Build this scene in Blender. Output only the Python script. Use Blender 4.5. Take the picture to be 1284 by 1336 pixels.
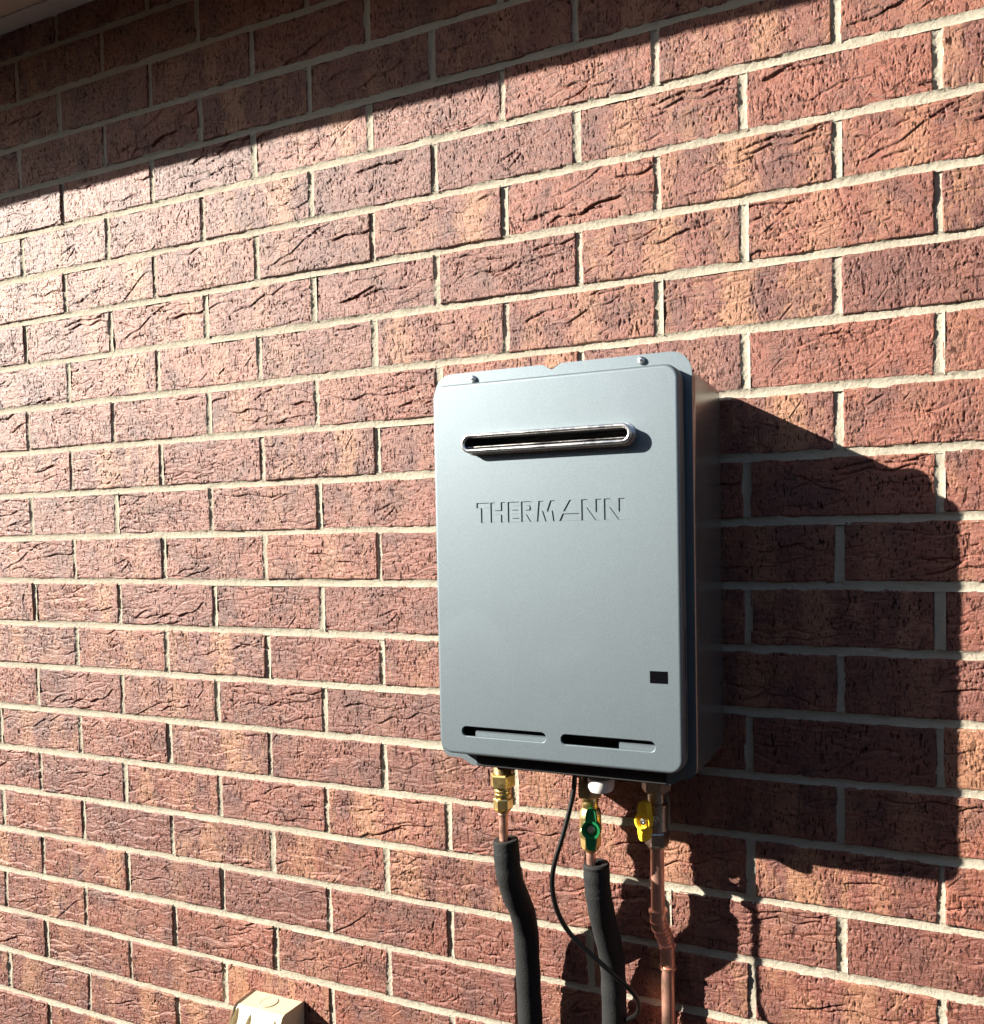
import bpy, bmesh, math, random
import numpy as np
from mathutils import Vector, Matrix
from mathutils.geometry import tessellate_polygon

for o in list(bpy.data.objects):
    bpy.data.objects.remove(o)
SC = bpy.context.scene
COL = SC.collection
R = math.radians

# ------------------------------------------------------------------ camera
CAM = Vector((0.09850, -1.09241, -0.62237))
YAW, PIT, ROLL = -0.380385, -0.028895, -0.015879
FPX, CX, CY = 1057.856, 779.556, 734.074          # pixels of the 1284 x 1336 photograph
fw = Vector((math.sin(YAW)*math.cos(PIT), math.cos(YAW)*math.cos(PIT), math.sin(PIT)))
rt = Vector((math.cos(YAW), -math.sin(YAW), 0)); up = rt.cross(fw)
RT = math.cos(ROLL)*rt + math.sin(ROLL)*up
UP = -math.sin(ROLL)*rt + math.cos(ROLL)*up
cd = bpy.data.cameras.new('camera'); cam = bpy.data.objects.new('camera', cd); COL.objects.link(cam)
cam.matrix_world = Matrix.Translation(CAM) @ Matrix((RT, UP, -fw)).transposed().to_4x4()
cd.sensor_fit = 'HORIZONTAL'; cd.sensor_width = 36.0
cd.lens = 36.0*FPX/1284.0
cd.shift_x = (642.0-CX)/1284.0
cd.shift_y = (CY-668.0)/1284.0
cd.clip_start = 0.01; cd.clip_end = 1000
SC.camera = cam

# ------------------------------------------------------------------ sky, sun, exposure
SUNDIR = Vector((1.68, 1.0, -0.885)).normalized()      # the way the light travels
elev = math.asin(-SUNDIR.z)
azim = math.atan2(-SUNDIR.x, -SUNDIR.y)
W = bpy.data.worlds.new('World'); SC.world = W; W.use_nodes = True
nt = W.node_tree
sky = nt.nodes.new('ShaderNodeTexSky'); sky.sky_type = 'NISHITA'; sky.sun_disc = False
sky.sun_elevation = elev; sky.sun_rotation = azim
bg = nt.nodes['Background']; bg.inputs['Strength'].default_value = 0.05
nt.links.new(sky.outputs[0], bg.inputs['Color'])
sd = bpy.data.lights.new('sun', 'SUN'); sun = bpy.data.objects.new('sun', sd); COL.objects.link(sun)
sd.energy = 5.0; sd.angle = R(0.5); sd.color = (1.0, 0.93, 0.82)
sun.rotation_euler = SUNDIR.to_track_quat('-Z', 'Y').to_euler()
sun.location = (-4, -3, 3)
SC.view_settings.view_transform = 'Standard'; SC.view_settings.look = 'None'
SC.view_settings.gamma = 1.0; SC.view_settings.use_curve_mapping = False
SC.view_settings.exposure = 1.78

# ------------------------------------------------------------------ helpers
def at(px, py, d):
    """world point at depth d in front of the wall that the photograph shows at pixel px, py"""
    r = fw + (px-CX)/FPX*RT + (CY-py)/FPX*UP
    t = (-d-CAM.y)/r.y
    return CAM + t*r

def tag(o, label=None, cat=None, group=None, kind=None):
    if label: o['label'] = label
    if cat: o['category'] = cat
    if group: o['group'] = group
    if kind: o['kind'] = kind
    return o

def empty(name, loc):
    o = bpy.data.objects.new(name, None); COL.objects.link(o)
    o.location = loc; o.empty_display_size = 0.05
    return o

def link(name, me, mat, parent=None):
    if mat is not None and not me.materials: me.materials.append(mat)
    o = bpy.data.objects.new(name, me); COL.objects.link(o)
    if parent is not None:
        o.parent = parent
        p = parent; off = Vector((0, 0, 0))
        while p is not None:
            off += p.location; p = p.parent
        o.location = -off
    return o

class MB:
    """collects vertices and faces in world coordinates"""
    def __init__(s): s.v = []; s.f = []; s.sm = []
    def add(s, verts, faces, smooth=False):
        n = len(s.v); s.v += [tuple(p) for p in verts]
        s.f += [tuple(i+n for i in f) for f in faces]; s.sm += [smooth]*len(faces)
    def box(s, x0, x1, y0, y1, z0, z1):
        s.add([(x0,y0,z0),(x1,y0,z0),(x1,y1,z0),(x0,y1,z0),(x0,y0,z1),(x1,y0,z1),(x1,y1,z1),(x0,y1,z1)],
              [(0,3,2,1),(4,5,6,7),(0,1,5,4),(1,2,6,5),(2,3,7,6),(3,0,4,7)])
    def tube(s, pts, rad, n=16, caps=True, smooth=True):
        pts = [Vector(p) for p in pts]
        if not hasattr(rad, '__len__'): rad = [rad]*len(pts)
        T = [(pts[min(i+1, len(pts)-1)]-pts[max(i-1, 0)]).normalized() for i in range(len(pts))]
        a = Vector((1, 0, 0)) if abs(T[0].x) < .8 else Vector((0, 1, 0))
        nrm = (a - T[0]*a.dot(T[0])).normalized(); V = []
        for i, p in enumerate(pts):
            nrm = (nrm - T[i]*nrm.dot(T[i])).normalized(); b = T[i].cross(nrm)
            for k in range(n):
                th = 2*math.pi*k/n
                V.append(p + rad[i]*(math.cos(th)*nrm + math.sin(th)*b))
        F = [(i*n+k, i*n+(k+1) % n, (i+1)*n+(k+1) % n, (i+1)*n+k) for i in range(len(pts)-1) for k in range(n)]
        s.add(V, F, smooth)
        if caps:
            s.add(V[:n], [tuple(reversed(range(n)))]); s.add(V[-n:], [tuple(range(n))])
    def lathe(s, c, prof, n=24, smooth=True, axis='z', rot=0.0):
        """prof: list of (radius, offset along the axis) from c; sharp rings where a point repeats"""
        c = Vector(c)
        def ring(r, h):
            out = []
            for k in range(n):
                th = 2*math.pi*k/n + rot
                if axis == 'z': out.append(c+Vector((r*math.cos(th), r*math.sin(th), h)))
                else: out.append(c+Vector((r*math.cos(th), -h, r*math.sin(th))))
            return out
        for (r0, h0), (r1, h1) in zip(prof, prof[1:]):
            V = ring(r0, h0)+ring(r1, h1)
            s.add(V, [(k, (k+1) % n, n+(k+1) % n, n+k) for k in range(n)], smooth)
        for r, h in (prof[0], prof[-1]):
            if r > 1e-5: s.add(ring(r, h), [tuple(range(n))])
    def build(s, name, mat, parent=None, weld=True, bevel=0):
        me = bpy.data.meshes.new(name); me.from_pydata(s.v, [], s.f)
        me.polygons.foreach_set('use_smooth', s.sm)
        bm = bmesh.new(); bm.from_mesh(me)
        if weld: bmesh.ops.remove_doubles(bm, verts=bm.verts, dist=1e-6)
        if bevel:
            bmesh.ops.bevel(bm, geom=[e for e in bm.edges if e.calc_face_angle(0) > .5], offset=bevel, segments=2,
                            affect='EDGES', profile=.5)
        bmesh.ops.recalc_face_normals(bm, faces=bm.faces)
        for e in bm.edges:
            if e.calc_face_angle(0) > R(38): e.smooth = False
        bm.to_mesh(me); bm.free()
        return link(name, me, mat, parent)

def catmull(pts, n=8):
    P = [Vector(p) for p in pts]; P = [2*P[0]-P[1]]+P+[2*P[-1]-P[-2]]; out = []
    for i in range(1, len(P)-2):
        a, b, c, d = P[i-1:i+3]
        for k in range(n):
            t = k/n
            out.append(.5*((2*b)+(c-a)*t+(2*a-5*b+4*c-d)*t*t+(3*b-a-3*c+d)*t**3))
    out.append(P[-2]); return out

def rrect(x0, x1, z0, z1, r, n=6):
    """rounded rectangle, counter-clockwise, with outward normals"""
    pts = []; nor = []
    for cx, cz, a0 in ((x1-r, z1-r, 0), (x0+r, z1-r, 90), (x0+r, z0+r, 180), (x1-r, z0+r, 270)):
        for k in range(n+1):
            a = R(a0+90*k/n); d = (math.cos(a), math.sin(a))
            pts.append((cx+r*d[0], cz+r*d[1])); nor.append(d)
    return pts, nor

def fill(mb, loops, y):
    """flat face with holes in the plane y, loops of (x, z)"""
    flat = [p for l in loops for p in l]
    tris = tessellate_polygon([[Vector((p[0], p[1], 0)) for p in l] for l in loops])
    mb.add([(p[0], y, p[1]) for p in flat], tris)

def wall(mb, loop, y0, y1, smooth=False):
    n = len(loop)
    mb.add([(p[0], y0, p[1]) for p in loop]+[(p[0], y1, p[1]) for p in loop],
           [(k, (k+1) % n, n+(k+1) % n, n+k) for k in range(n)], smooth)

# ------------------------------------------------------------------ materials
class N:
    def __init__(s, name):
        s.m = bpy.data.materials.new(name); s.m.use_nodes = True
        s.t = s.m.node_tree; s.b = s.t.nodes['Principled BSDF']
    def node(s, typ, **kw):
        n = s.t.nodes.new(typ)
        for k, v in kw.items(): setattr(n, k, v)
        return n
    def set(s, sock, v):
        if isinstance(v, bpy.types.NodeSocket): s.t.links.new(v, sock)
        else: sock.default_value = v
    def math(s, op, a, b=0.0, c=None, clamp=False):
        n = s.node('ShaderNodeMath', operation=op, use_clamp=clamp)
        s.set(n.inputs[0], a); s.set(n.inputs[1], b)
        if c is not None: s.set(n.inputs[2], c)
        return n.outputs[0]
    def mapr(s, v, a, b, c=0.0, d=1.0, smooth=True):
        n = s.node('ShaderNodeMapRange', interpolation_type='SMOOTHSTEP' if smooth else 'LINEAR')
        s.set(n.inputs['Value'], v)
        for k, q in zip(('From Min', 'From Max', 'To Min', 'To Max'), (a, b, c, d)): s.set(n.inputs[k], q)
        return n.outputs['Result']
    def mix(s, f, a, b, blend='MIX'):
        n = s.node('ShaderNodeMix', data_type='RGBA', blend_type=blend)
        s.set(n.inputs['Factor'], f)
        for k, q in ((6, a), (7, b)):
            s.set(n.inputs[k], q if isinstance(q, bpy.types.NodeSocket) else (*q, 1))
        return n.outputs[2]
    def vec(s, op, a, b):
        n = s.node('ShaderNodeVectorMath', operation=op); s.set(n.inputs[0], a); s.set(n.inputs[1], b)
        return n.outputs[0]
    def noise(s, co, scale, detail=3, rough=.55, dist=0.0):
        n = s.node('ShaderNodeTexNoise'); s.set(n.inputs['Vector'], co)
        n.inputs['Scale'].default_value = scale; n.inputs['Detail'].default_value = detail
        n.inputs['Roughness'].default_value = rough; n.inputs['Distortion'].default_value = dist
        return n.outputs['Fac']
    def bump(s, h, dist, strength=1.0, prev=None):
        n = s.node('ShaderNodeBump'); s.set(n.inputs['Height'], h)
        n.inputs['Distance'].default_value = dist; n.inputs['Strength'].default_value = strength
        if prev is not None: s.set(n.inputs['Normal'], prev)
        return n.outputs[0]
    def co(s, which='Object'): return s.node('ShaderNodeTexCoord').outputs[which]
    def P(s, **kw):
        for k, v in kw.items():
            s.set(s.b.inputs[k.replace('_', ' ')], (*v, 1) if isinstance(v, tuple) and len(v) == 3 else v)
        return s.m

def brick_mat(attr=False):
    n = N('brick_far' if attr else 'brick')
    if attr:
        rnd = n.node('ShaderNodeAttribute', attribute_name='rnd').outputs['Fac']
        lx = n.node('ShaderNodeAttribute', attribute_name='lx').outputs['Fac']
        co0 = n.co()
    else:
        rnd = n.node('ShaderNodeObjectInfo').outputs['Random']
        co0 = n.co(); sp = n.node('ShaderNodeSeparateXYZ'); n.set(sp.inputs[0], co0); lx = sp.outputs['X']
    wn = n.node('ShaderNodeTexWhiteNoise', noise_dimensions='1D'); n.set(wn.inputs['W'], n.math('MULTIPLY', rnd, 917.3))
    sc = n.node('ShaderNodeSeparateColor'); n.set(sc.inputs[0], wn.outputs['Color'])
    r1, r2, r3 = sc.outputs[0], sc.outputs[1], sc.outputs[2]
    off = n.vec('MULTIPLY', wn.outputs['Color'], (11.0, 7.0, 13.0))
    co = n.vec('ADD', co0, off)
    # per-brick tone: red brown to plum brown
    base = n.mix(r1, (.268, .084, .049), (.178, .058, .041))
    blot = n.noise(co, 16, 4, .6)
    base = n.mix(n.math('MULTIPLY', n.mapr(blot, .42, .68), .85), base, (.115, .043, .034))
    # kiln band: a paler orange vertical zone where the next brick lay across in the stack
    cpos = n.mapr(r2, 0, 1, -.085, .085, False)
    wob = n.math('MULTIPLY', n.math('SUBTRACT', n.noise(co, 30, 5, .65), .5), .085)
    dx = n.math('ABSOLUTE', n.math('ADD', n.math('SUBTRACT', lx, cpos), wob))
    band = n.mapr(dx, .008, .030, 1, 0)
    band2 = n.mapr(n.math('ABSOLUTE', n.math('SUBTRACT', dx, n.mapr(r1, 0, 1, .06, .12, False))), .004, .016, .55, 0)
    amt = n.mapr(r3, .15, 1.0, .06, .82)
    patch = n.mapr(n.noise(n.vec('MULTIPLY', co, (1.0, 1.0, .45)), 34, 5, .7), .48, .66)
    tan = n.math('MULTIPLY', n.math('MAXIMUM', n.math('MAXIMUM', band, band2), n.math('MULTIPLY', patch, .9)), amt)
    base = n.mix(tan, base, (.395, .190, .098))
    fine = n.noise(co, 420, 2, .6)
    base = n.mix(n.mapr(fine, .3, .75, .25, 0), base, (.13, .055, .045))
    # wire-cut drag pits: short vertical slits, plus grit
    pv = n.vec('MULTIPLY', co, (1.0, .6, .27))
    p1 = n.noise(pv, 480, 1.5, .55)
    p2 = n.noise(n.vec('ADD', pv, (3.1, 5.2, 1.7)), 230, 1.0, .4)
    dens = n.mapr(n.noise(co, 38, 2), .35, .7, .5, 1.0)
    pit = n.math('MULTIPLY', n.math('MAXIMUM', n.mapr(p1, .605, .64), n.mapr(p2, .67, .69)), dens)
    # fine horizontal tearing of the clay skin
    hv = n.vec('MULTIPLY', co, (.33, .6, 1.0))
    tear = n.noise(hv, 190, 4, .68, .25)
    grit = n.noise(co, 900, 2, .6)
    h = n.math('ADD', n.math('MULTIPLY', tear, 2.1), n.math('MULTIPLY', grit, .75))
    h = n.math('SUBTRACT', h, n.math('MULTIPLY', pit, 1.7))
    nb = n.bump(h, .0015, 1.0)
    base = n.mix(n.math('MULTIPLY', pit, .93), base, (.020, .011, .010))     # slit shade painted into the colour, sheen cut to match
    return n.P(Base_Color=base, Roughness=n.mapr(blot, .3, .7, .43, .51), Specular_IOR_Level=n.math('MULTIPLY_ADD', pit, -.6, .6), Normal=nb)

def mortar_mat():
    n = N('mortar'); co = n.co()
    c = n.mix(n.noise(co, 9, 4, .6), (.40, .36, .285), (.50, .455, .365))
    sand = n.noise(co, 950, 2, .7)
    c = n.mix(n.mapr(sand, .42, .26, 0, .75), c, (.20, .165, .12))
    h = n.math('ADD', n.math('MULTIPLY', sand, 1.6), n.math('MULTIPLY', n.noise(co, 260, 3, .6), 1.5))
    return n.P(Base_Color=c, Roughness=.93, Specular_IOR_Level=.15, Normal=n.bump(h, .0013))

def paint_mat(name, col, metal=.55, rough=.42, grain=.00012, spec=.5):
    n = N(name); co = n.co()
    g = n.noise(co, 760, 3, .7)
    sm = n.noise(co, 7, 5, .6, .6)
    c = n.mix(n.mapr(g, .36, .64, 0, .42), col, tuple(k*.68 for k in col))
    st = n.noise(n.vec('MULTIPLY', co, (1.0, 1.0, .06)), 60, 4, .65)
    c = n.mix(n.mapr(st, .52, .75, 0, .10), c, tuple(k*.7 for k in col))
    c = n.mix(n.mapr(sm, .56, .72, 0, .16), c, tuple(min(1, k*1.25) for k in col))
    return n.P(Base_Color=c, Metallic=metal, Roughness=n.mapr(sm, .3, .7, rough-.005, rough+.01),
               Specular_IOR_Level=spec, Normal=n.bump(g, grain))

def metal_mat(name, col, rough, tarnish=None, amount=.5, scale=60):
    n = N(name); co = n.co(); a = n.noise(co, scale, 5, .65)
    c = n.mix(n.mapr(a, .42, .66, 0, amount), col, tarnish or tuple(k*.5 for k in col))
    return n.P(Base_Color=c, Metallic=1.0, Roughness=n.mapr(a, .3, .7, rough-.06, rough+.14),
               Normal=n.bump(n.noise(co, 500, 2), .00006))

def plain_mat(name, col, rough=.5, spec=.5, scale=300, amp=.00012, var=.2):
    n = N(name); co = n.co(); a = n.noise(co, 25, 4, .6)
    c = n.mix(n.mapr(a, .35, .7, 0, var), col, tuple(k*.6 for k in col))
    return n.P(Base_Color=c, Roughness=rough, Specular_IOR_Level=spec, Normal=n.bump(n.noise(co, scale, 2), amp))

M_BRICK = brick_mat(); M_BRICKF = brick_mat(True); M_MORTAR = mortar_mat()
M_PAINT = paint_mat('silver_paint', (.168, .208, .234), .70, .53)
M_CASE = paint_mat('casing_paint', (.28, .285, .285), .75, .24, .00006)
M_STEEL = metal_mat('stainless', (.88, .87, .85), .24, (.5, .48, .46), .3, 40)
M_BRASS = metal_mat('brass', (.86, .68, .30), .33, (.55, .40, .16), .5)
M_BRASSD = metal_mat('dull_brass', (.50, .39, .22), .34, (.25, .18, .10), .7)
M_COPPER = metal_mat('copper', (.92, .54, .42), .40, (.62, .31, .22), .45, 45)
M_NICKEL = metal_mat('nickel_plate', (.56, .51, .45), .30, (.30, .25, .20), .5)
M_BLACK = plain_mat('black_parts_and_shade', (.012, .012, .013), .6)
M_RUBBER = plain_mat('black_rubber', (.015, .015, .016), .45)
M_FOAM = plain_mat('foam_sleeve', (.012, .0125, .013), .8, .35, 420, .0009, .5)
M_CORD = plain_mat('cord_sheath', (.006, .006, .006), .35)
M_WHITE = plain_mat('white_plastic', (.78, .76, .72), .4)
M_GREEN = plain_mat('green_handle', (.016, .235, .075), .38, .5, 500, .0001, .35)
M_YELLOW = plain_mat('yellow_handle', (.96, .62, .035), .38, .5, 500, .0001, .3)
M_BEIGE = plain_mat('beige_plastic', (.60, .515, .35), .42, .5, 600, .00005, .12)
M_GLASS = plain_mat('dark_window', (.003, .003, .004), .08, .18)
M_SOFFIT = plain_mat('soffit_paint', (.80, .71, .58), .6, .4, 200, .0001, .15)
M_TRIM = plain_mat('trim_paint', (.80, .75, .69), .6, .4, 200, .0001, .2)
M_GUTTER = plain_mat('gutter_paint', (.36, .33, .29), .4)
M_BLOCKER_FENCE = plain_mat('blocker_fence_paint', (.13, .115, .10), .5, .4, 200, .0001, .1)
M_BLOCKER_HOUSE = plain_mat('blocker_house_brick', (.13, .08, .065), .85, .3, 90, .001, .3)
M_ROOF = plain_mat('roof_tile', (.05, .042, .040), .8)
M_GROUND = plain_mat('gravel', (.23, .21, .18), .9, .2, 60, .003, .5)

# ------------------------------------------------------------------ ground
GZ = -2.2
g = MB(); g.add([(-250, -250, GZ), (250, -250, GZ), (250, 250, GZ), (-250, 250, GZ)], [(0, 1, 2, 3)])
tag(g.build('ground', M_GROUND), kind='structure')

# ------------------------------------------------------------------ unseen fence behind the camera, added to darken the shade
bf = empty('blocker_fence', (0, -1.52, GZ))
tag(bf, 'unseen ribbed steel fence added behind the camera to darken the shade on the brick wall', 'fence')
for k in range(-6, 6):
    q = MB(); xa = k*2.4+.03; zz = []; n_ = 48
    for i in range(n_+1):
        x = xa+2.34*i/n_; ph = (i % 8); zz.append((x, -1.52+(.0 if ph < 3 else .022 if 4 <= ph < 7 else .011)))
    q.add([(x, y, GZ+.05) for x, y in zz]+[(x, y, -.47) for x, y in zz]+[(x, y-.002, GZ+.05) for x, y in zz]+[(x, y-.002, -.47) for x, y in zz],
          [f_ for i in range(n_) for f_ in ((i, i+1, n_+2+i, n_+1+i), (2*n_+2+i, 3*n_+3+i, 3*n_+4+i, 2*n_+3+i))])
    q.build('blocker_fence_panel', M_BLOCKER_FENCE, bf, weld=False)
    q = MB(); q.box(k*2.4-.03, k*2.4+.03, -1.545, -1.485, GZ, -.42); q.build('blocker_fence_post', M_BLOCKER_FENCE, bf, bevel=.004)
    q = MB(); q.box(xa, xa+2.34, -1.542, -1.488, -.47, -.43); q.build('blocker_fence_top_rail', M_BLOCKER_FENCE, bf, bevel=.004)

nh = empty('blocker_house', (0, -2.9, GZ))  # unseen house, added to cut sky light and reflections
tag(nh, 'unseen dark brick house with a shallow tiled roof added beyond the fence to block sky light', 'house')
q = MB(); q.box(-11, 9, -3.1, -2.9, GZ, .45); q.build('wall', M_BLOCKER_HOUSE, nh)
q = MB(); q.box(-11.4, 9.4, -2.9, -2.45, .36, .38); q.build('blocker_house_eave_lining', M_BLOCKER_HOUSE, nh)
q = MB(); q.add([(-11.4, -2.42, .38), (9.4, -2.42, .38), (9.4, -9, 3.0), (-11.4, -9, 3.0), (-11.4, -2.42, .46), (9.4, -2.42, .46), (9.4, -9, 3.08), (-11.4, -9, 3.08)],
    [(0,3,2,1), (4,5,6,7), (0,1,5,4), (1,2,6,5), (2,3,7,6), (3,0,4,7)]); q.build('blocker_house_roof', M_ROOF, nh)

# ------------------------------------------------------------------ brick wall
BW, BH, PX, PZ = .230, .076, .240, .086
rng = np.random.default_rng(11)
def vnoise(x, z, cell, r):
    gx, gz = x/cell, z/cell
    ix, iz = np.floor(gx).astype(int), np.floor(gz).astype(int); fx, fz = gx-ix, gz-iz
    fx = fx*fx*(3-2*fx); fz = fz*fz*(3-2*fz)
    T = r.random((400, 400))*2-1
    g4 = lambda a, b: T[(ix+a) % 400, (iz+b) % 400]
    return (g4(0,0)*(1-fx)+g4(1,0)*fx)*(1-fz)+(g4(0,1)*(1-fx)+g4(1,1)*fx)*fz

def relief(X, Z, r):
    """height of the torn clay face above its mean plane, metres"""
    wx = X+.004*vnoise(X+5, Z+5, .03, r); wz = Z+.003*vnoise(X+9, Z+2, .02, r)
    h = .0007*vnoise(wx+3, wz*1.6+3, .045, r)+.00035*vnoise(wx+7, wz*2.2+7, .016, r)+.00016*vnoise(wx+1, wz*1.5+1, .006, r)
    for _ in range(r.integers(4, 12)):                       # long drag folds
        L = r.uniform(.04, .17); x0 = r.uniform(-.13, .10); z0 = r.uniform(-.034, .034); s = r.normal(.06, .17)
        u = (X-x0)/L
        path = z0+s*(X-x0)+.0025*np.sin(X*r.uniform(60, 120)+r.uniform(0, 6))+.0018*vnoise(X+2, Z*0+r.uniform(0, 5), .012, r)
        env = np.clip(u/.18, 0, 1)*np.clip((1-u)/.18, 0, 1); env = env*env*(3-2*env)
        d = Z-path; A = r.uniform(.0007, .0022)*(1.6 if r.random() < .12 else 1); sg = 1 if r.random() < .6 else -1
        wd = r.uniform(.0006, .0011)*(.7+.6*env); h += env*(-1.15*A*np.exp(-(d/wd)**2)+sg*.45*A*np.tanh(d/.0014)*np.exp(-np.abs(d)/.011))
    for _ in range(r.integers(8, 18)):                      # short tears
        L = r.uniform(.008, .03); x0 = r.uniform(-.11, .10); z0 = r.uniform(-.034, .034); s = r.normal(.25, .5)
        u = (X-x0)/L; env = np.clip(u/.3, 0, 1)*np.clip((1-u)/.3, 0, 1)
        d = Z-(z0+s*(X-x0)); h += env*(-r.uniform(.0006, .0020)*np.exp(-(d/.0009)**2)+.0005*np.exp(-((d+.003)/.002)**2))
    for _ in range(r.integers(1, 4)):                       # vertical scores
        x0 = r.uniform(-.1, .1); z0 = r.uniform(-.02, .02); L = r.uniform(.006, .018)
        h -= r.uniform(.0006, .0016)*np.exp(-((X-x0)/.0008)**2)*(np.abs(Z-z0) < L)
    for _ in range(r.integers(0, 3)):                       # chips
        x0 = r.uniform(-.11, .11); z0 = r.uniform(-.037, .037)
        h -= r.uniform(.0012, .003)*np.exp(-((X-x0)**2/(.0028**2)+(Z-z0)**2/(.0018**2)))
    # wire-cut slits: short, narrow, upright, in drifts
    xs_, zs_ = X[:, 0], Z[0]; dn = vnoise(X+11, Z+13, .03, r)
    for _ in range(int(r.uniform(420, 620))):
        x0, z0 = r.uniform(-.114, .114), r.uniform(-.037, .037)
        i, j = np.searchsorted(xs_, x0), np.searchsorted(zs_, z0)
        if dn[min(i, len(xs_)-1), min(j, len(zs_)-1)] < r.uniform(-.75, .75): continue
        w, L, dp = r.uniform(.0005, .00090), r.uniform(.0007, .0032)*(1.6 if r.random() < .15 else 1), r.uniform(.0007, .0021)
        ia, ib = np.searchsorted(xs_, x0-.004), np.searchsorted(xs_, x0+.004); ja, jb = np.searchsorted(zs_, z0-.007), np.searchsorted(zs_, z0+.007)
        xx, zz = X[ia:ib, ja:jb], Z[ia:ib, ja:jb]; ln = r.normal(0, .22)
        q = ((xx-x0-ln*(zz-z0))/w)**2+((zz-z0)/L)**4
        h[ia:ib, ja:jb] -= dp*np.exp(-q)
    return h

def brick_mesh(k, step, stepz=None):
    r = np.random.default_rng(1000+k)
    nx, nz = int(BW/step), int(BH/(stepz or step))
    xs = np.linspace(-BW/2, BW/2, nx+1); zs = np.linspace(-BH/2, BH/2, nz+1)
    X, Z = np.meshgrid(xs, zs, indexing='ij')
    h = relief(X, Z, r)
    # ragged arrises
    wob = lambda t, c: .0009*vnoise(t+c, t*0+c, .021, r)+.0005*vnoise(t+c+3, t*0+c, .006, r)
    ex = np.minimum(X+BW/2, BW/2-X); ez = np.minimum(Z+BH/2, BH/2-Z); e = np.minimum(ex, ez)
    rad = .0026+.0008*vnoise(X+4, Z+4, .02, r)
    t = np.clip(1-e/rad, 0, 1); h -= rad*.75*(1-np.sqrt(np.clip(1-t*t, 0, 1)))
    sx = X/(BW/2); sz = Z/(BH/2)
    Xo = X+np.sign(X)*np.abs(sx)**6*wob(Z, 1.5+(X > 0)); Zo = Z+np.sign(Z)*np.abs(sz)**6*wob(X, 3.5+(Z > 0))
    V = np.stack([Xo, -h, Zo], -1).reshape(-1, 3)
    idx = np.arange((nx+1)*(nz+1)).reshape(nx+1, nz+1)
    a = idx[:-1, :-1].ravel(); b = idx[1:, :-1].ravel(); c = idx[1:, 1:].ravel(); d = idx[:-1, 1:].ravel()
    F = np.stack([a, b, c, d], -1).tolist()
    rim = np.concatenate([idx[:-1, 0], idx[-1, :-1], idx[:0:-1, -1], idx[0, :0:-1]])
    back = V[rim].copy(); back[:, 1] = .060; n0 = len(V); m = len(rim)
    V = np.concatenate([V, back])
    F += [(int(rim[i]), n0+i, n0+(i+1) % m, int(rim[(i+1) % m])) for i in range(m)]
    F.append(tuple(n0+i for i in range(m)))
    me = bpy.data.meshes.new('brick'); me.from_pydata(V.tolist(), [], F)
    me.polygons.foreach_set('use_smooth', [True]*(len(F)-1)+[False])
    me.materials.append(M_BRICK)
    return me

X0, X1 = -17, 12                     # wall extent in half bricks
C0, C1 = -4, 25                      # courses: top to ground
bw = empty('brick_wall', (-.7, 0, GZ))
tag(bw, 'red brown textured brick wall with pale raked mortar joints in raking sunlight', 'wall')
cells = []
for c in range(C0, C1+1):
    zc = -(c-.5)*PZ
    for u in range(X0-(X0+c) % 2, X1, 2):
        cells.append(((u+1)*.12, zc))
def imgpos(x, z):
    d = Vector((x, 0, z))-CAM; w = d.dot(fw)
    return CX+FPX*d.dot(RT)/w, CY-FPX*d.dot(UP)/w
def vis(x, z):
    q = [imgpos(x+a, z+b) for a in (-.115, .115) for b in (-.038, .038)]
    xs_ = [k[0] for k in q]; ys_ = [k[1] for k in q]
    return max(xs_) > -5 and min(xs_) < 1289 and max(ys_) > -5 and min(ys_) < 1341
inview = [c for c in cells if vis(*c)]
def outside(c):
    a, b = imgpos(*c); return max(-a, a-1284, 0)+max(-b, b-1336, 0)
rest = sorted([c for c in cells if not vis(*c)], key=outside)
singles = inview+rest[:max(0, 298-len(inview))]; far = rest[max(0, 298-len(inview)):]
print('bricks in view', len(inview), 'singles', len(singles), 'far', len(far))
NV = 38
fine_v = [brick_mesh(k, .00108, .00125) for k in range(NV)]
coarse_v = [brick_mesh(100+k, .004) for k in range(6)]
prs = random.Random(5); last = None
for i, (x, z) in enumerate(singles):
    k = prs.randrange(NV)
    while k == last: k = prs.randrange(NV)
    last = k
    o = bpy.data.objects.new('brick', fine_v[k] if i < len(inview) else coarse_v[k % 6]); COL.objects.link(o); o.parent = bw
    o.location = Vector((x+prs.gauss(0, .0007), prs.gauss(0, .0007), z+prs.gauss(0, .0005)))-bw.location
    o.rotation_euler = (prs.gauss(0, .006), (math.pi if prs.random() < .5 else 0)+prs.gauss(0, .0025), prs.gauss(0, .004))
# bricks far outside the picture, joined
V = []; F = []; rv = []; lv = []
for x, z in far:
    n0 = len(V); y = prs.gauss(0, .0007); q = prs.random()
    for a, b, d in ((-1,-1,1), (1,-1,1), (1,1,1), (-1,1,1), (-1,-1,0), (1,-1,0), (1,1,0), (-1,1,0)):
        s = 1 if d == 0 else .985
        V.append((x+a*.115*s, y if d else .06, z+b*.038*(1 if d == 0 else .96))); rv.append(q); lv.append(a*.115)
    F += [tuple(n0+i for i in f) for f in ((0,1,2,3), (4,7,6,5), (0,4,5,1), (1,5,6,2), (2,6,7,3), (3,7,4,0))]
me = bpy.data.meshes.new('outer_bricks'); me.from_pydata(V, [], F)
me.attributes.new('rnd', 'FLOAT', 'POINT').data.foreach_set('value', rv)
me.attributes.new('lx', 'FLOAT', 'POINT').data.foreach_set('value', lv)
tag(link('outer_bricks', me, M_BRICKF, bw), kind='stuff')
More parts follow.
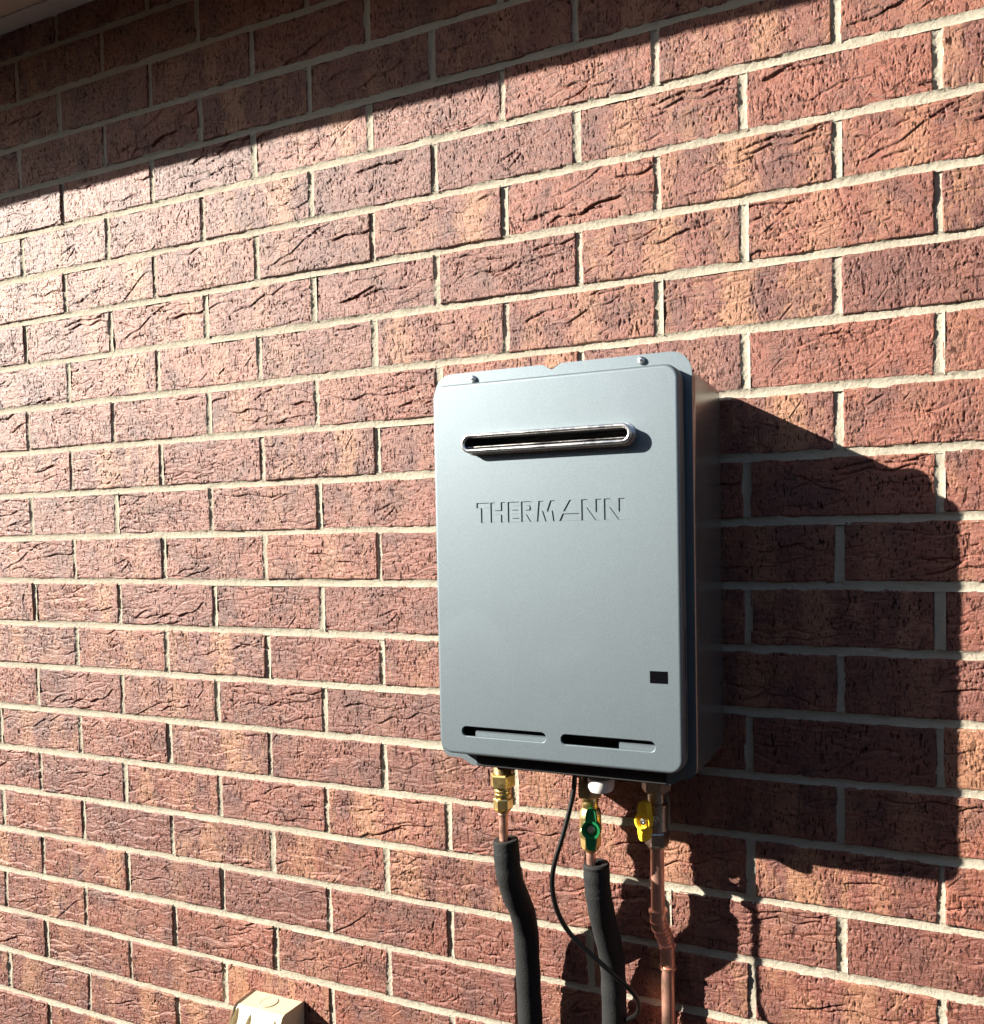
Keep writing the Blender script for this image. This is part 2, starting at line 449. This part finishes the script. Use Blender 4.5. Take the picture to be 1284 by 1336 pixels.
# mortar: tooled strips, concave, ragged where they meet the brick
mr = np.random.default_rng(77); MV = []; MF = []; mcount = 0
def strip(p0, p1, across, n, K):
    """concave tooled joint along p0-p1 (x, z); 'across' is the half width direction"""
    global mcount
    t = np.linspace(0, 1, n+1)[:, None]; sK = np.linspace(-1, 1, K+1)[None, :]
    x = p0[0]+(p1[0]-p0[0])*t; z = p0[1]+(p1[1]-p0[1])*t; L = math.hypot(p1[0]-p0[0], p1[1]-p0[1]); a = t*L+abs(p0[0])+9
    e = lambda c: .0010+.0013*vnoise(a, a*0+c+p0[1], .017, mr)+.0010*vnoise(a, a*0+c+3+p0[1], .05, mr)
    eu, el = e(12.0), e(15.0); mid = .0027+.0007*vnoise(a, a*0+18+p0[1], .03, mr)
    ed = np.where(sK > 0, eu, el); y = mid+(ed-mid)*np.abs(sK)**2.2
    if K > 5: y = y+mr.normal(0, .00022, y.shape)+.00045*vnoise(a+sK*.0066, z+sK*.0066+20+a*0, .004, mr)
    V = np.stack(np.broadcast_arrays(x+across[0]*sK, y, z+across[1]*sK), -1).reshape(-1, 3)
    idx = np.arange((n+1)*(K+1)).reshape(n+1, K+1)+mcount
    MF.append(np.stack([idx[:-1, :-1], idx[1:, :-1], idx[1:, 1:], idx[:-1, 1:]], -1).reshape(-1, 4)); MV.append(V); mcount += len(V)
XF0, XF1 = -2.0, .48
for j in range(C0-1, C1+1):
    if j < 19:
        strip((XF0, -j*PZ), (XF1, -j*PZ), (0, .0066), 1150, 10)
        strip((X0*.12-.2, -j*PZ), (XF0, -j*PZ), (0, .0066), 10, 4); strip((XF1, -j*PZ), (X1*.12+.2, -j*PZ), (0, .0066), 30, 4)
    else: strip((X0*.12-.2, -j*PZ), (X1*.12+.2, -j*PZ), (0, .0066), 60, 4)
for c in range(C0, C1+1):
    for u in range(X0-(X0+c) % 2, X1+1, 2):
        z = -(c-.5)*PZ; near = c < 20 and XF0 < u*.12 < XF1
        strip((u*.12, z-.039), (u*.12, z+.039), (-.0066, 0), 36 if near else 3, 10 if near else 4)
MV = np.concatenate(MV); MF = np.concatenate(MF)
me = bpy.data.meshes.new('mortar'); me.vertices.add(len(MV)); me.vertices.foreach_set('co', MV.ravel())
me.loops.add(MF.size); me.loops.foreach_set('vertex_index', MF.ravel().astype(np.int32))
me.polygons.add(len(MF)); me.polygons.foreach_set('loop_start', (np.arange(len(MF))*4).astype(np.int32))
me.update(calc_edges=True); me.polygons.foreach_set('use_smooth', np.ones(len(MF), bool))
link('mortar', me, M_MORTAR, bw)
bk = MB(); bk.box(X0*.12-.3, X1*.12+.3, .03, .16, GZ, .62); bk.build('backing', M_MORTAR, bw)

# ------------------------------------------------------------------ eave
ev = empty('roof_eave', (-.7, -.2, .40)); XA, XB = -5.0, 3.2
tag(ev, 'shaded eave lining with a narrow trim board along the top of the brick wall', 'eave')
a = MB(); a.box(XA, XB, -.0335, .02, .399, .424); a.build('trim_board', M_TRIM, ev, bevel=.0015)
a = MB(); a.box(XA, XB, -.335, -.0362, .4000, .4060); a.build('soffit_sheet', M_SOFFIT, ev)
a = MB(); a.box(XA, XB, -.355, -.3355, .375, .56); a.build('fascia_board', M_GUTTER, ev, bevel=.002)
a = MB(); gp = [(-.356, .56), (-.356, .452), (-.366, .446), (-.430, .446), (-.441, .456), (-.444, .55), (-.438, .56), (-.438, .459), (-.428, .450), (-.362, .450), (-.360, .56)]
n_ = len(gp)
a.add([(XA, p[0], p[1]) for p in gp]+[(XB, p[0], p[1]) for p in gp], [(k, (k+1) % n_, n_+(k+1) % n_, n_+k) for k in range(n_)])
a.build('gutter', M_GUTTER, ev)
a = MB(); a.add([(XA, -.40, .565), (XB, -.40, .565), (XB, 3.2, 2.1), (XA, 3.2, 2.1), (XA, -.40, .585), (XB, -.40, .585), (XB, 3.2, 2.12), (XA, 3.2, 2.12)],
    [(0,3,2,1), (4,5,6,7), (0,1,5,4), (1,2,6,5), (2,3,7,6), (3,0,4,7)]); a.build('roof_sheet', M_ROOF, ev)

# ------------------------------------------------------------------ water heater
wh = empty('water_heater', (-.329, -.08, -.922))
tag(wh, 'silver grey wall mounted gas hot water unit fixed to the brick wall', 'water heater')
HX0, HX1 = -.5065, -.1520
c = MB(); c.box(HX0+.001, HX1, -.1545, -.004, -.9125, -.4195)
me_o = c.build('casing', M_CASE, wh)
bm = bmesh.new(); bm.from_mesh(me_o.data)
bmesh.ops.bevel(bm, geom=list(bm.edges), offset=.013, segments=6, affect='EDGES', profile=.5)
for f in bm.faces: f.smooth = True
bm.to_mesh(me_o.data); bm.free()
# mounting plate: rounded upper corners, notch in the top edge, sloped lower shoulders
def arc(cx, cz, r, a0, a1, n=7): return [(cx+r*math.cos(R(a0+(a1-a0)*k/n)), cz+r*math.sin(R(a0+(a1-a0)*k/n))) for k in range(n+1)]
pl = []
pl += arc(HX1-.026, -.4005-.026, .026, 0, 90)
pl += [(-.318, -.4005), (-.3215, -.4010), (-.3265, -.4040)]
pl += arc(-.3335, -.4015, .0058, -40, -140, 4)
pl += [(-.3405, -.4040), (-.3455, -.4010), (-.349, -.4005)]
pl += arc(HX0+.026, -.4005-.026, .026, 90, 180)
pl += arc(HX0+.014, -.9125+.014, .014, 180, 270, 5)
pl += [(-.478, -.9130), (-.472, -.9150), (-.462, -.9205), (-.457, -.9218), (-.188, -.9218), (-.183, -.9205), (-.173, -.9150), (-.168, -.9130)]
pl += arc(HX1-.014, -.9125+.014, .014, 270, 360, 5)
p = MB(); fill(p, [pl], -.1570); fill(p, [pl], -.1550); wall(p, pl, -.1570, -.1550)
plate = p.build('mounting_plate', M_PAINT, wh)
tag(plate, 'rear flange with a notch in its top edge and two screws')
for sx, sz in ((-.447, -.4098), (-.2140, -.4078)):
    s = MB(); s.lathe((sx, -.1570, sz), [(.0048, 0), (.0048, .0012), (.0043, .0026), (.0030, .0036), (.0014, .0039), (.0014, .0025), (0, .0025)], 16, axis='y')
    s.build('screw', M_STEEL, plate)
# front cover with its openings
ks = [(70,), ]
TX = lambda q: -.4315+(q-70)/1130*.2030
TZ = lambda v: -.5995+v*.0258
G = {}
LET = [[(105,0),(105,.74),(70,.74),(70,1),(176,1),(176,.74),(141,.74),(141,0)],
       [(183,0),(183,1),(219,1),(219,.61),(266,.61),(266,1),(302,1),(302,0),(266,0),(266,.38),(219,.38),(219,0)],
       [(321,0),(321,1),(411,1),(411,.79),(357,.79),(357,.615),(407,.615),(407,.405),(357,.405),(357,.21),(411,.21),(411,0)],
       [(426,0),(426,1),(498,1),(516,.94),(526,.80),(526,.60),(516,.46),(501,.40),(538,0),(495,0),(464,.36),(461,.36),(461,0)],
       [(546,0),(561,1),(598,1),(624,.52),(650,1),(688,1),(706,0),(671,0),(661,.50),(634,0),(612,0),(588,.50),(580,0)],
       [(716,0),(742,.36),(866,.36),(878,0)],
       [(746,.46),(794,1),(812,1),(768,.46)],
       [(882,0),(882,1),(926,1),(986,.42),(986,1),(1028,1),(1028,0),(984,0),(922,.58),(922,0)],
       [(1047,0),(1047,1),(1091,1),(1151,.42),(1151,1),(1196,1),(1196,0),(1149,0),(1087,.58),(1087,0)]]
COUNTER = [(461,.79),(488,.79),(492,.72),(492,.66),(488,.59),(461,.59)]
YF = -.182
def stadium(x0, x1, zc, h, n=8): return rrect(x0, x1, zc-h/2, zc+h/2, h/2-1e-5, n)[0]
lets = [[(TX(x), TZ(v)) for x, v in L] for L in LET]; cnt = [(TX(x), TZ(v)) for x, v in COUNTER]
slotL = stadium(-.4595, -.3390, -.8700, .0125); slotR = stadium(-.3180, -.1955, -.8700, .0125)
vx0, vx1, vz, vh = -.4452, -.2155, -.4986, .0236
venth = stadium(vx0+.001, vx1-.001, vz, vh-.002)
RB = .0042
base, nor = rrect(-.4945+RB, -.1612-RB, -.9010+RB, -.4195-RB, .0135, 7)
f = MB()
CH = .0009
slotLo = stadium(-.4595-CH, -.3390+CH, -.8700, .0125+2*CH); slotRo = stadium(-.3180-CH, -.1955+CH, -.8700, .0125+2*CH)
fill(f, [base]+lets+[slotLo, slotRo, venth], YF)
for lo, li in ((slotLo, slotL), (slotRo, slotR)):
    m = len(lo); f.add([(q[0], YF, q[1]) for q in lo]+[(q[0], YF+CH, q[1]) for q in li], [(i, (i+1) % m, m+(i+1) % m, m+i) for i in range(m)])
prev = [(p_[0], YF, p_[1]) for p_ in base]
for k in range(1, 7):
    th = R(90*k/6); nx_ = [(p_[0]+d[0]*RB*math.sin(th), YF+RB*(1-math.cos(th)), p_[1]+d[1]*RB*math.sin(th)) for p_, d in zip(base, nor)]
    m = len(base); f.add(prev+nx_, [(i, (i+1) % m, m+(i+1) % m, m+i) for i in range(m)], True); prev = nx_
nx_ = [(p_[0], -.1605, p_[2]) for p_ in prev]
f.add(prev+nx_, [(i, (i+1) % m, m+(i+1) % m, m+i) for i in range(m)], True)
DL = .0010
def inset(L, d):
    a = sum(p[0]*q[1]-q[0]*p[1] for p, q in zip(L, L[1:]+L[:1])); sg = 1 if a > 0 else -1; out = []
    for i in range(len(L)):
        p0, p1, p2 = (Vector(L[i-1]), Vector(L[i]), Vector(L[(i+1) % len(L)]))
        e1, e2 = (p1-p0).normalized(), (p2-p1).normalized()
        n1, n2 = Vector((-e1.y, e1.x))*sg, Vector((-e2.y, e2.x))*sg
        m = n1+n2; m = m/max(m.length_squared, .5)*2
        out.append(tuple(p1+m*d))
    return out
def slope(a, b):
    m = len(a); f.add([(q[0], YF, q[1]) for q in a]+[(q[0], YF+DL, q[1]) for q in b], [(i, (i+1) % m, m+(i+1) % m, m+i) for i in range(m)])
IN = .0006
fl = [inset(L, IN) for L in lets]; fc = inset(cnt, -IN)
for L, q in zip(lets, fl): slope(L, q)
for q in fl[:3]+fl[4:]: fill(f, [q], YF+DL)
fill(f, [fl[3], fc], YF+DL); slope(cnt, fc); fill(f, [cnt], YF)
for L in (slotL, slotR): wall(f, L, YF+CH, YF+.0035, True)
wall(f, venth, YF, YF+.012, True)
cover = f.build('front_cover', M_PAINT, wh, weld=False)
tag(cover, 'flat front cover pressed with the word THERMANN')
# black sheets standing in for the shade behind the openings
b_ = MB(); b_.box(-.47, -.185, -.1600, -.1580, -.890, -.850); b_.build('inner_shade_panel', M_BLACK, cover)
b_ = MB(); b_.box(-.455, -.205, -.1600, -.1580, -.515, -.480); b_.build('inner_shade_panel', M_BLACK, cover)
lv_ = MB()
lv_.add([(-.4425, -.1770, -.8708), (-.3375, -.1770, -.8708), (-.3375, -.1772, -.8790), (-.4425, -.1772, -.8790), (-.4425, -.1690, -.8680), (-.3375, -.1690, -.8680)], [(0, 1, 2, 3), (4, 5, 1, 0)])
lv_.build('intake_louvre', M_PAINT, cover)
lv_ = MB()
lv_.add([(-.2430, -.1770, -.8700), (-.1935, -.1770, -.8700), (-.1935, -.1772, -.8790), (-.2430, -.1772, -.8790), (-.2430, -.1690, -.8670), (-.1935, -.1690, -.8670)], [(0, 1, 2, 3), (4, 5, 1, 0)])
lv_.build('intake_louvre', M_PAINT, cover)
# gasket and side slits
gb, gn = rrect(-.4925, -.1632, -.8990, -.4215, .015, 7)
gk = MB(); wall(gk, gb, -.1606, -.1568, True); gk.build('gasket', M_RUBBER, wh)
for z0, z1 in ((-.792, -.728), (-.876, -.806)):
    q = MB(); q.box(-.1614, -.1609, -.1680, -.1655, z0, z1); q.build('side_slit', M_BLACK, cover)
# display window
q = MB(); q.box(-.2008, -.1790, YF-.0004, YF+.001, -.7937, -.7793); tag(q.build('display_window', M_GLASS, cover), 'small black rectangular window')
# stainless flue outlet
fo = MB()
def ring(off, y): return [(p_[0], y, p_[1]) for p_ in rrect(vx0-off, vx1+off, vz-vh/2-off, vz+vh/2+off, vh/2+off-1e-5, 10)[0]]
TIP = -.1945
secs = [ring(.0022, YF-.0002), ring(.0018, YF-.0012), ring(.0002, YF-.0016), ring(0, YF-.003), ring(0, TIP+.003)]
for k in range(0, 9):
    th = R(180*k/8); secs.append(ring(-.0024+.0028*math.cos(th), TIP+.0016-.0028*math.sin(th)))
secs += [ring(-.0050, TIP+.004)]
for s0, s1 in zip(secs, secs[1:]):
    m = len(s0); fo.add(s0+s1, [(i, (i+1) % m, m+(i+1) % m, m+i) for i in range(m)], True)
flue = fo.build('flue_outlet', M_STEEL, cover); tag(flue, 'polished slot shaped flue outlet with a rolled lip')
q = MB(); l0, l1 = ring(-.0050, TIP+.0039), ring(-.0050, -.1605); m = len(l0)
q.add(l0+l1, [(i, (i+1) % m, m+(i+1) % m, m+i) for i in range(m)]); q.build('flue_liner', M_BLACK, flue)
q = MB(); q.add([(vx0+.006, -.1885, vz-.0036), (vx1-.006, -.1885, vz-.0036), (vx1-.006, -.170, vz-.0020), (vx0+.006, -.170, vz-.0020), (vx0+.006, -.1885, vz-.0046), (vx1-.006, -.1885, vz-.0046)],
                [(0, 1, 2, 3), (0, 4, 5, 1)]); q.build('flue_baffle', M_STEEL, flue)
# underside
q = MB(); q.box(-.450, -.195, -.1500, -.012, -.9200, -.9120); q.build('bottom_panel', M_BLACK, wh, bevel=.001)
q = MB(); q.box(-.452, -.190, -.1590, -.1573, -.9204, -.9010); q.build('lower_shade_strip', M_BLACK, wh)  # added black strip paints the shade on the plate below the cover
q = MB(); pc = at(784.5, 1022, .130)
q.lathe((pc.x, pc.y, -.921), [(.010, 0), (.010, -.006), (.0166, -.008), (.0174, -.010), (.0168, -.0205), (.0145, -.0250), (0, -.026)], 28)
tag(q.build('drain_cap', M_WHITE, wh), 'round white plastic cap under the unit')

# ------------------------------------------------------------------ pipes
def hexa(mb, x, y, z0, z1, r, rot=0.0):
    ch = .12*r
    mb.lathe((x, y, 0), [(r*.93, z0), (r, z0-ch), (r, z1+ch), (r*.93, z1)], 6, False, rot=rot)
def cyl(mb, x, y, z0, z1, r, n=24): mb.lathe((x, y, 0), [(r*.96, z0), (r, z0-.0006), (r, z1+.0006), (r*.96, z1)], n)
def thread(mb, x, y, z0, z1, r):
    n = max(2, int((z0-z1)/.0018)); prof = []
    for k in range(n): prof += [(r, z0-(k+.1)*(z0-z1)/n), (r*.93, z0-(k+.6)*(z0-z1)/n)]
    mb.lathe((x, y, 0), prof, 24)

def sleeve(name, pts, parent, r=.0180, ri=.0085, seed=1):
    P_ = catmull(pts, 10); rr = random.Random(seed); n = 28
    rad = [r*(1+.018*math.sin(i*.55+seed)+.012*rr.uniform(-1, 1)) for i in range(len(P_))]
    rad[0] = r*.97
    mb = MB(); mb.tube(P_, rad, n, caps=False)
    P0 = P_[0]; T = (P_[1]-P_[0]).normalized()
    ax = Vector((1, 0, 0)); ax = (ax-T*ax.dot(T)).normalized(); by = T.cross(ax)
    rg = lambda q, d: [P0+T*d+q*(math.cos(2*math.pi*k/n)*ax+math.sin(2*math.pi*k/n)*by) for k in range(n)]
    ri_ = [rg(rad[0], 0), rg(rad[0]*.95, -.0012), rg(ri*1.05, -.0006), rg(ri, .001), rg(ri, .03)]
    for s0, s1 in zip(ri_, ri_[1:]): mb.add(s0+s1, [(k, (k+1) % n, n+(k+1) % n, n+k) for k in range(n)], False)
    return mb.build(name, M_FOAM, parent)

# hot water
hx, hy = -.4460, -.100
hp = empty('hot_water_pipe', (hx, -.04, GZ))
tag(hp, 'left pipe under the unit with bright brass union and black foam sleeve, no handle', 'pipe', 'pipes coming down from the water heater')
b_ = MB(); thread(b_, hx, hy, -.912, -.9475, .0128); b_.build('threaded_spigot', M_BRASSD, hp)
b_ = MB(); hexa(b_, hx, hy, -.9465, -.9650, .0178, R(10)); b_.build('union_nut', M_BRASS, hp)
b_ = MB(); cyl(b_, hx, hy, -.9648, -.9815, .0112); cyl(b_, hx, hy, -.9690, -.9705, .0120); cyl(b_, hx, hy, -.9740, -.9755, .0120); b_.build('union_body', M_BRASS, hp)
b_ = MB(); hexa(b_, hx, hy, -.9812, -.9965, .0136, R(25)); b_.lathe((hx, hy, 0), [(.0122, -.9963), (.0080, -1.0020), (.0072, -1.0025)], 24); b_.build('compression_nut', M_BRASS, hp)
b_ = MB(); b_.tube([(hx, hy, -1.000), (hx, hy, -1.02), (hx, hy, -1.07)], .00635, 20); cyl(b_, hx, hy, -1.0022, -1.0062, .0073); b_.build('copper_tube', M_COPPER, hp)
P_ = [at(660, 1096, .100), at(661.5, 1118, .100), at(664, 1140, .098), at(671, 1164, .087), at(681, 1188, .068), at(686, 1212, .051), at(688, 1245, .044), at(690, 1290, .041), at(692, 1336, .040)]
e_ = P_[-1]; P_ += [(e_.x, e_.y, e_.z-.10), (e_.x-.003, e_.y, e_.z-.35), (e_.x-.003, e_.y, GZ)]
sleeve('foam_sleeve', P_, hp, seed=3)

# cold water
cx_, cy_ = -.3205, -.085
cp = empty('cold_water_pipe', (cx_, -.045, GZ))
tag(cp, 'middle pipe under the unit with a green valve handle and black foam sleeve', 'pipe', 'pipes coming down from the water heater')
b_ = MB(); thread(b_, cx_, cy_, -.912, -.950, .0118); b_.build('threaded_spigot', M_BRASSD, cp)
b_ = MB(); hexa(b_, cx_, cy_, -.9485, -.9705, .0180, R(-8)); b_.build('union_nut', M_BRASSD, cp)
b_ = MB(); cyl(b_, cx_, cy_, -.9703, -.9865, .0112); b_.lathe((cx_, cy_, 0), [(.0112, -.9860), (.0142, -.9900), (.0148, -.9990), (.0150, -1.012), (.0148, -1.020), (.0128, -1.0245)], 24)
b_.lathe((cx_, cy_-.013, -1.0155), [(.0085, 0), (.0085, .006), (.0060, .0075), (.0060, .011)], 20, axis='y'); b_.build('valve_body', M_BRASS, cp)
b_ = MB(); hexa(b_, cx_, cy_, -1.0243, -1.0400, .0140, R(20)); b_.lathe((cx_, cy_, 0), [(.0125, -1.0398), (.0080, -1.0460), (.0072, -1.0465)], 24); b_.build('compression_nut', M_BRASS, cp)
b_ = MB(); b_.tube([(cx_, cy_, -1.044), (cx_, cy_, -1.06), (cx_, cy_, -1.105)], .00635, 20); b_.build('copper_tube', M_COPPER, cp)
P_ = [at(778, 1127, .083), at(778.5, 1140, .083), at(780, 1160, .082), at(783, 1180, .078), at(788.5, 1206, .064), at(795.5, 1234, .045), at(799.5, 1262, .034), at(801, 1295, .029), at(802, 1336, .027)]
e_ = P_[-1]; P_ += [(e_.x, e_.y, e_.z-.10), (e_.x+.002, e_.y, e_.z-.35), (e_.x+.002, e_.y, GZ)]
sleeve('foam_sleeve', P_, cp, seed=8)

def handle(name, c, mat, parent, rot, r=.0105, up_=.027, dn=.027, w=.0072, tail=.0062, th=.0055):
    """butterfly handle: dished hub and two flat wings in a plane facing the viewer"""
    a = MB(); M_ = Matrix.Rotation(rot, 3, 'Z'); pts = []
    def half(L, s):
        a0 = math.asin(min(.95, w/r))
        return [(s*w, s*math.cos(a0)*r), (s*w*.96, s*(L*.6)), (s*tail, s*(L-.003)), (s*tail*.6, s*L), (-s*tail*.6, s*L), (-s*tail, s*(L-.003)), (-s*w*.96, s*(L*.6)), (-s*w, s*math.cos(a0)*r)]
    def hubarc(a0, a1, n=7): return [(r*math.cos(R(a0+(a1-a0)*k/n)), r*math.sin(R(a0+(a1-a0)*k/n))) for k in range(1, n)]
    aw = math.degrees(math.acos(w/r))
    up1 = half(up_, 1); dn1 = half(dn, -1)
    out = up1+hubarc(180-aw, 180+aw)+dn1+hubarc(-aw, aw)
    hole = [(r*.70*math.cos(2*math.pi*k/18), r*.70*math.sin(2*math.pi*k/18)) for k in range(18)]
    t0, t1 = 0.0, -th
    fill(a, [out, hole], t1); fill(a, [out], t0); wall(a, out, t0, t1); wall(a, hole, t1, t1+.0035); fill(a, [hole], t1+.0035)
    rr = [(r*.98*math.cos(2*math.pi*k/24), r*.98*math.sin(2*math.pi*k/24)) for k in range(24)]
    ri2 = [(r*.74*math.cos(2*math.pi*k/24), r*.74*math.sin(2*math.pi*k/24)) for k in range(24)]
    fill(a, [rr, ri2], t1-.0016); wall(a, rr, t1-.0016, t1+.001, True); wall(a, ri2, t1-.0016, t1+.003, True)
    for s in (1, -1):                       # moulded ribs of raised marks on the wings
        for k in range(3):
            zc = s*(r+.0040+.0036*k)
            a.box(-.0030, -.0008, t1-.0004, t1+.0005, zc-.0010, zc+.0010); a.box(.0006, .0030, t1-.0004, t1+.0005, zc-.0010, zc+.0010)
    a.v = [tuple(Vector(c)+M_ @ Vector(q)) for q in a.v]
    h = a.build(name, mat, parent, weld=False)
    s = MB(); s.lathe((0, t1+.0034, 0), [(.0056, 0), (.0056, .0016), (.0046, .0028), (.0018, .0033), (.0018, .0018), (0, .0018)], 18, axis='y')
    s.v = [tuple(Vector(c)+M_ @ Vector(q)) for q in s.v]; s.build('handle_screw', M_STEEL, h)
    return h
hc = at(771, 1082, .110)
handle('valve_handle', (hc.x, -.1065, hc.z), M_GREEN, cp, R(10), r=.0128, up_=.0275, dn=.0275, w=.0074, tail=.0060, th=.0070)

# gas
gy = -.042; gx = at(858, 1140, -gy).x
gp_ = empty('gas_pipe', (gx, -.016, GZ))
tag(gp_, 'right bare copper pipe with yellow valve handle and a double bend toward the wall', 'pipe', 'pipes coming down from the water heater')
b_ = MB(); thread(b_, gx, gy, -.912, -.950, .0120); hexa(b_, gx, gy, -.9480, -.9680, .0205, R(5)); cyl(b_, gx, gy, -.9678, -.9830, .0122); b_.build('union_nut', M_NICKEL, gp_)
b_ = MB(); b_.lathe((gx, gy, 0), [(.0130, -.9828), (.0160, -.9850), (.0160, -.9890), (.0148, -.9900), (.0148, -1.0160), (.0155, -1.0200), (.0138, -1.0230)], 26)
b_.lathe((gx, gy-.012, -1.006), [(.0085, 0), (.0085, .006), (.0060, .007), (.0060, .012)], 20, axis='y'); b_.build('valve_body', M_NICKEL, gp_)
b_ = MB(); hexa(b_, gx, gy, -1.0228, -1.0420, .0168, R(22)); b_.lathe((gx, gy, 0), [(.0150, -1.0418), (.0105, -1.0480)], 24); b_.build('compression_nut', M_NICKEL, gp_)
zt = at(858, 1188, .042).z; zb = at(870, 1262, .018).z
b_ = MB(); b_.tube([(gx, gy, -1.046), (gx, gy, -1.09), (gx, gy, zt-.008)], .0095, 24); b_.build('copper_tube', M_COPPER, gp_)
bend = catmull([(gx, gy, zt), (gx, gy, zt-.012), (gx+.001, gy+.003, zt-.022), (gx+.003, gy+.010, zt-.034), (gx+.0045, -.0255, zt-.046), (gx+.0052, -.0195, zt-.056), (gx+.0055, -.0175, zb+.008), (gx+.0055, -.0175, zb)], 6)
b_ = MB(); b_.tube(bend, .0108, 24)
for i_, rr_ in ((0, .0126), (7, .0120), (13, .0122), (16, .0117), (19, .0123), (22, .0117), (25, .0122), (31, .0120), (len(bend)-2, .0126)):
    i_ = min(i_, len(bend)-2); b_.tube([bend[i_]-(bend[i_+1]-bend[i_]).normalized()*.0015, bend[i_]+(bend[i_+1]-bend[i_]).normalized()*.0015], rr_, 24)
b_.build('double_bend', M_COPPER, gp_)
b_ = MB(); b_.lathe((gx, gy, 0), [(.0098, zt+.003), (.0132, zt+.0015), (.0132, zt-.002), (.0106, zt-.003)], 24); b_.build('solder_ring', M_COPPER, gp_)
b_ = MB(); b_.tube([(gx+.0055, -.0175, zb+.004), (gx+.0055, -.0175, zb-.2), (gx+.0055, -.0175, GZ)], .0095, 24); b_.build('copper_tube', M_COPPER, gp_)
hc = at(841, 1073, .070)
handle('valve_handle', (hc.x, -.0590, hc.z), M_YELLOW, gp_, R(-17), r=.0126, up_=.0265, dn=.0265, w=.0086, tail=.0066, th=.011)

# ------------------------------------------------------------------ power cord
cpts = [at(752, 1000, .118), at(750, 1012, .119), at(747.5, 1038, .123), at(736, 1085, .132), at(724, 1125, .139), at(720.5, 1155, .141), at(727, 1188, .139), at(743, 1217, .132),
        at(770, 1244, .122), at(800, 1271, .110), at(824, 1293, .094), at(833.5, 1310, .077), at(831, 1323, .060), at(822, 1329, .038), at(812, 1334, .020), Vector((-.315, -.006, -1.34)), Vector((-.34, -.006, -1.42)),
        Vector((-.45, -.008, -1.54)), Vector((-.62, -.006, -1.63)), Vector((-.80, -.006, -1.69)), Vector((-.90, -.012, -1.70)), Vector((-.955, -.03, -1.66)), Vector((-.957, -.035, -1.622))]
ec = empty('electric_cable', cpts[1])
tag(ec, 'thin black electric cable looping from under the unit across the foam sleeve', 'cable')
b_ = MB(); b_.tube(catmull(cpts, 10), .0033, 12); b_.build('cable_sheath', M_CORD, ec)
e_ = cpts[-1]; b_ = MB(); b_.tube([e_+Vector((0, 0, -.035)), e_+Vector((0, 0, -.03)), e_+Vector((0, 0, -.005)), e_], [.006, .011, .014, .013], 16); b_.build('plug', M_CORD, ec)

# ------------------------------------------------------------------ weatherproof outlet
po = empty('power_outlet', (-.955, 0, -1.63))
tag(po, 'cream plastic weatherproof power outlet with ribbed hood at the bottom edge', 'power outlet')
bx = MB()
x0, x1, zt_ = -1.0120, -.8985, -1.4170
prof = [(.012, zt_), (-.0425, zt_-.001), (-.0470, zt_-.003), (-.066, zt_-.040), (-.076, zt_-.085), (-.074, zt_-.100), (-.050, zt_-.115), (-.050, zt_-.205), (.012, zt_-.205)]
tp = lambda y: 0.0 if y > -.001 else .0035*min(1, -y/.045)
npf = len(prof)
bx.add([(x0+tp(q[0]), q[0], q[1]) for q in prof]+[(x1-tp(q[0]), q[0], q[1]) for q in prof],
       [(k, (k+1) % npf, npf+(k+1) % npf, npf+k) for k in range(npf)]+[tuple(range(npf)), tuple(reversed(range(npf, 2*npf)))])
hood = bx.build('hood', M_BEIGE, po, bevel=.0028)
cut = MB()
for xc, z0 in ((-1.0005, .003), (-.970, .009), (-.916, .009)):
    fy = lambda d: -.0470-.0190*max(0, d-.003)/.037
    pts_ = [(xc, fy(z0)-.0005, zt_-z0), (xc, fy(z0+.006)-.001, zt_-z0-.006), (xc, fy(z0+.016)-.001, zt_-z0-.016), (xc, fy(.055)-.001, zt_-.055), (xc, -.0755, zt_-.082)]
    cut.tube(pts_, [.0012, .0046, .0066, .0078, .0078], 16)
cutter = cut.build('groove', M_BEIGE, None, weld=False)
md = hood.modifiers.new('grooves', 'BOOLEAN'); md.operation = 'DIFFERENCE'; md.object = cutter; md.solver = 'EXACT'
bpy.context.view_layer.update()
dg = bpy.context.evaluated_depsgraph_get()
nm = bpy.data.meshes.new_from_object(hood.evaluated_get(dg)); hood.modifiers.clear(); hood.data = nm
bpy.data.objects.remove(cutter)
k_ = MB(); kc = (-.957, -.0225, zt_)
k_.lathe((kc[0], kc[1], kc[2]-.0004), [(.0150, 0), (.0150, .0010), (.0144, .0010), (.0144, .0006), (0, .0006)], 36)
k_.build('knockout_disc', M_BEIGE, po)
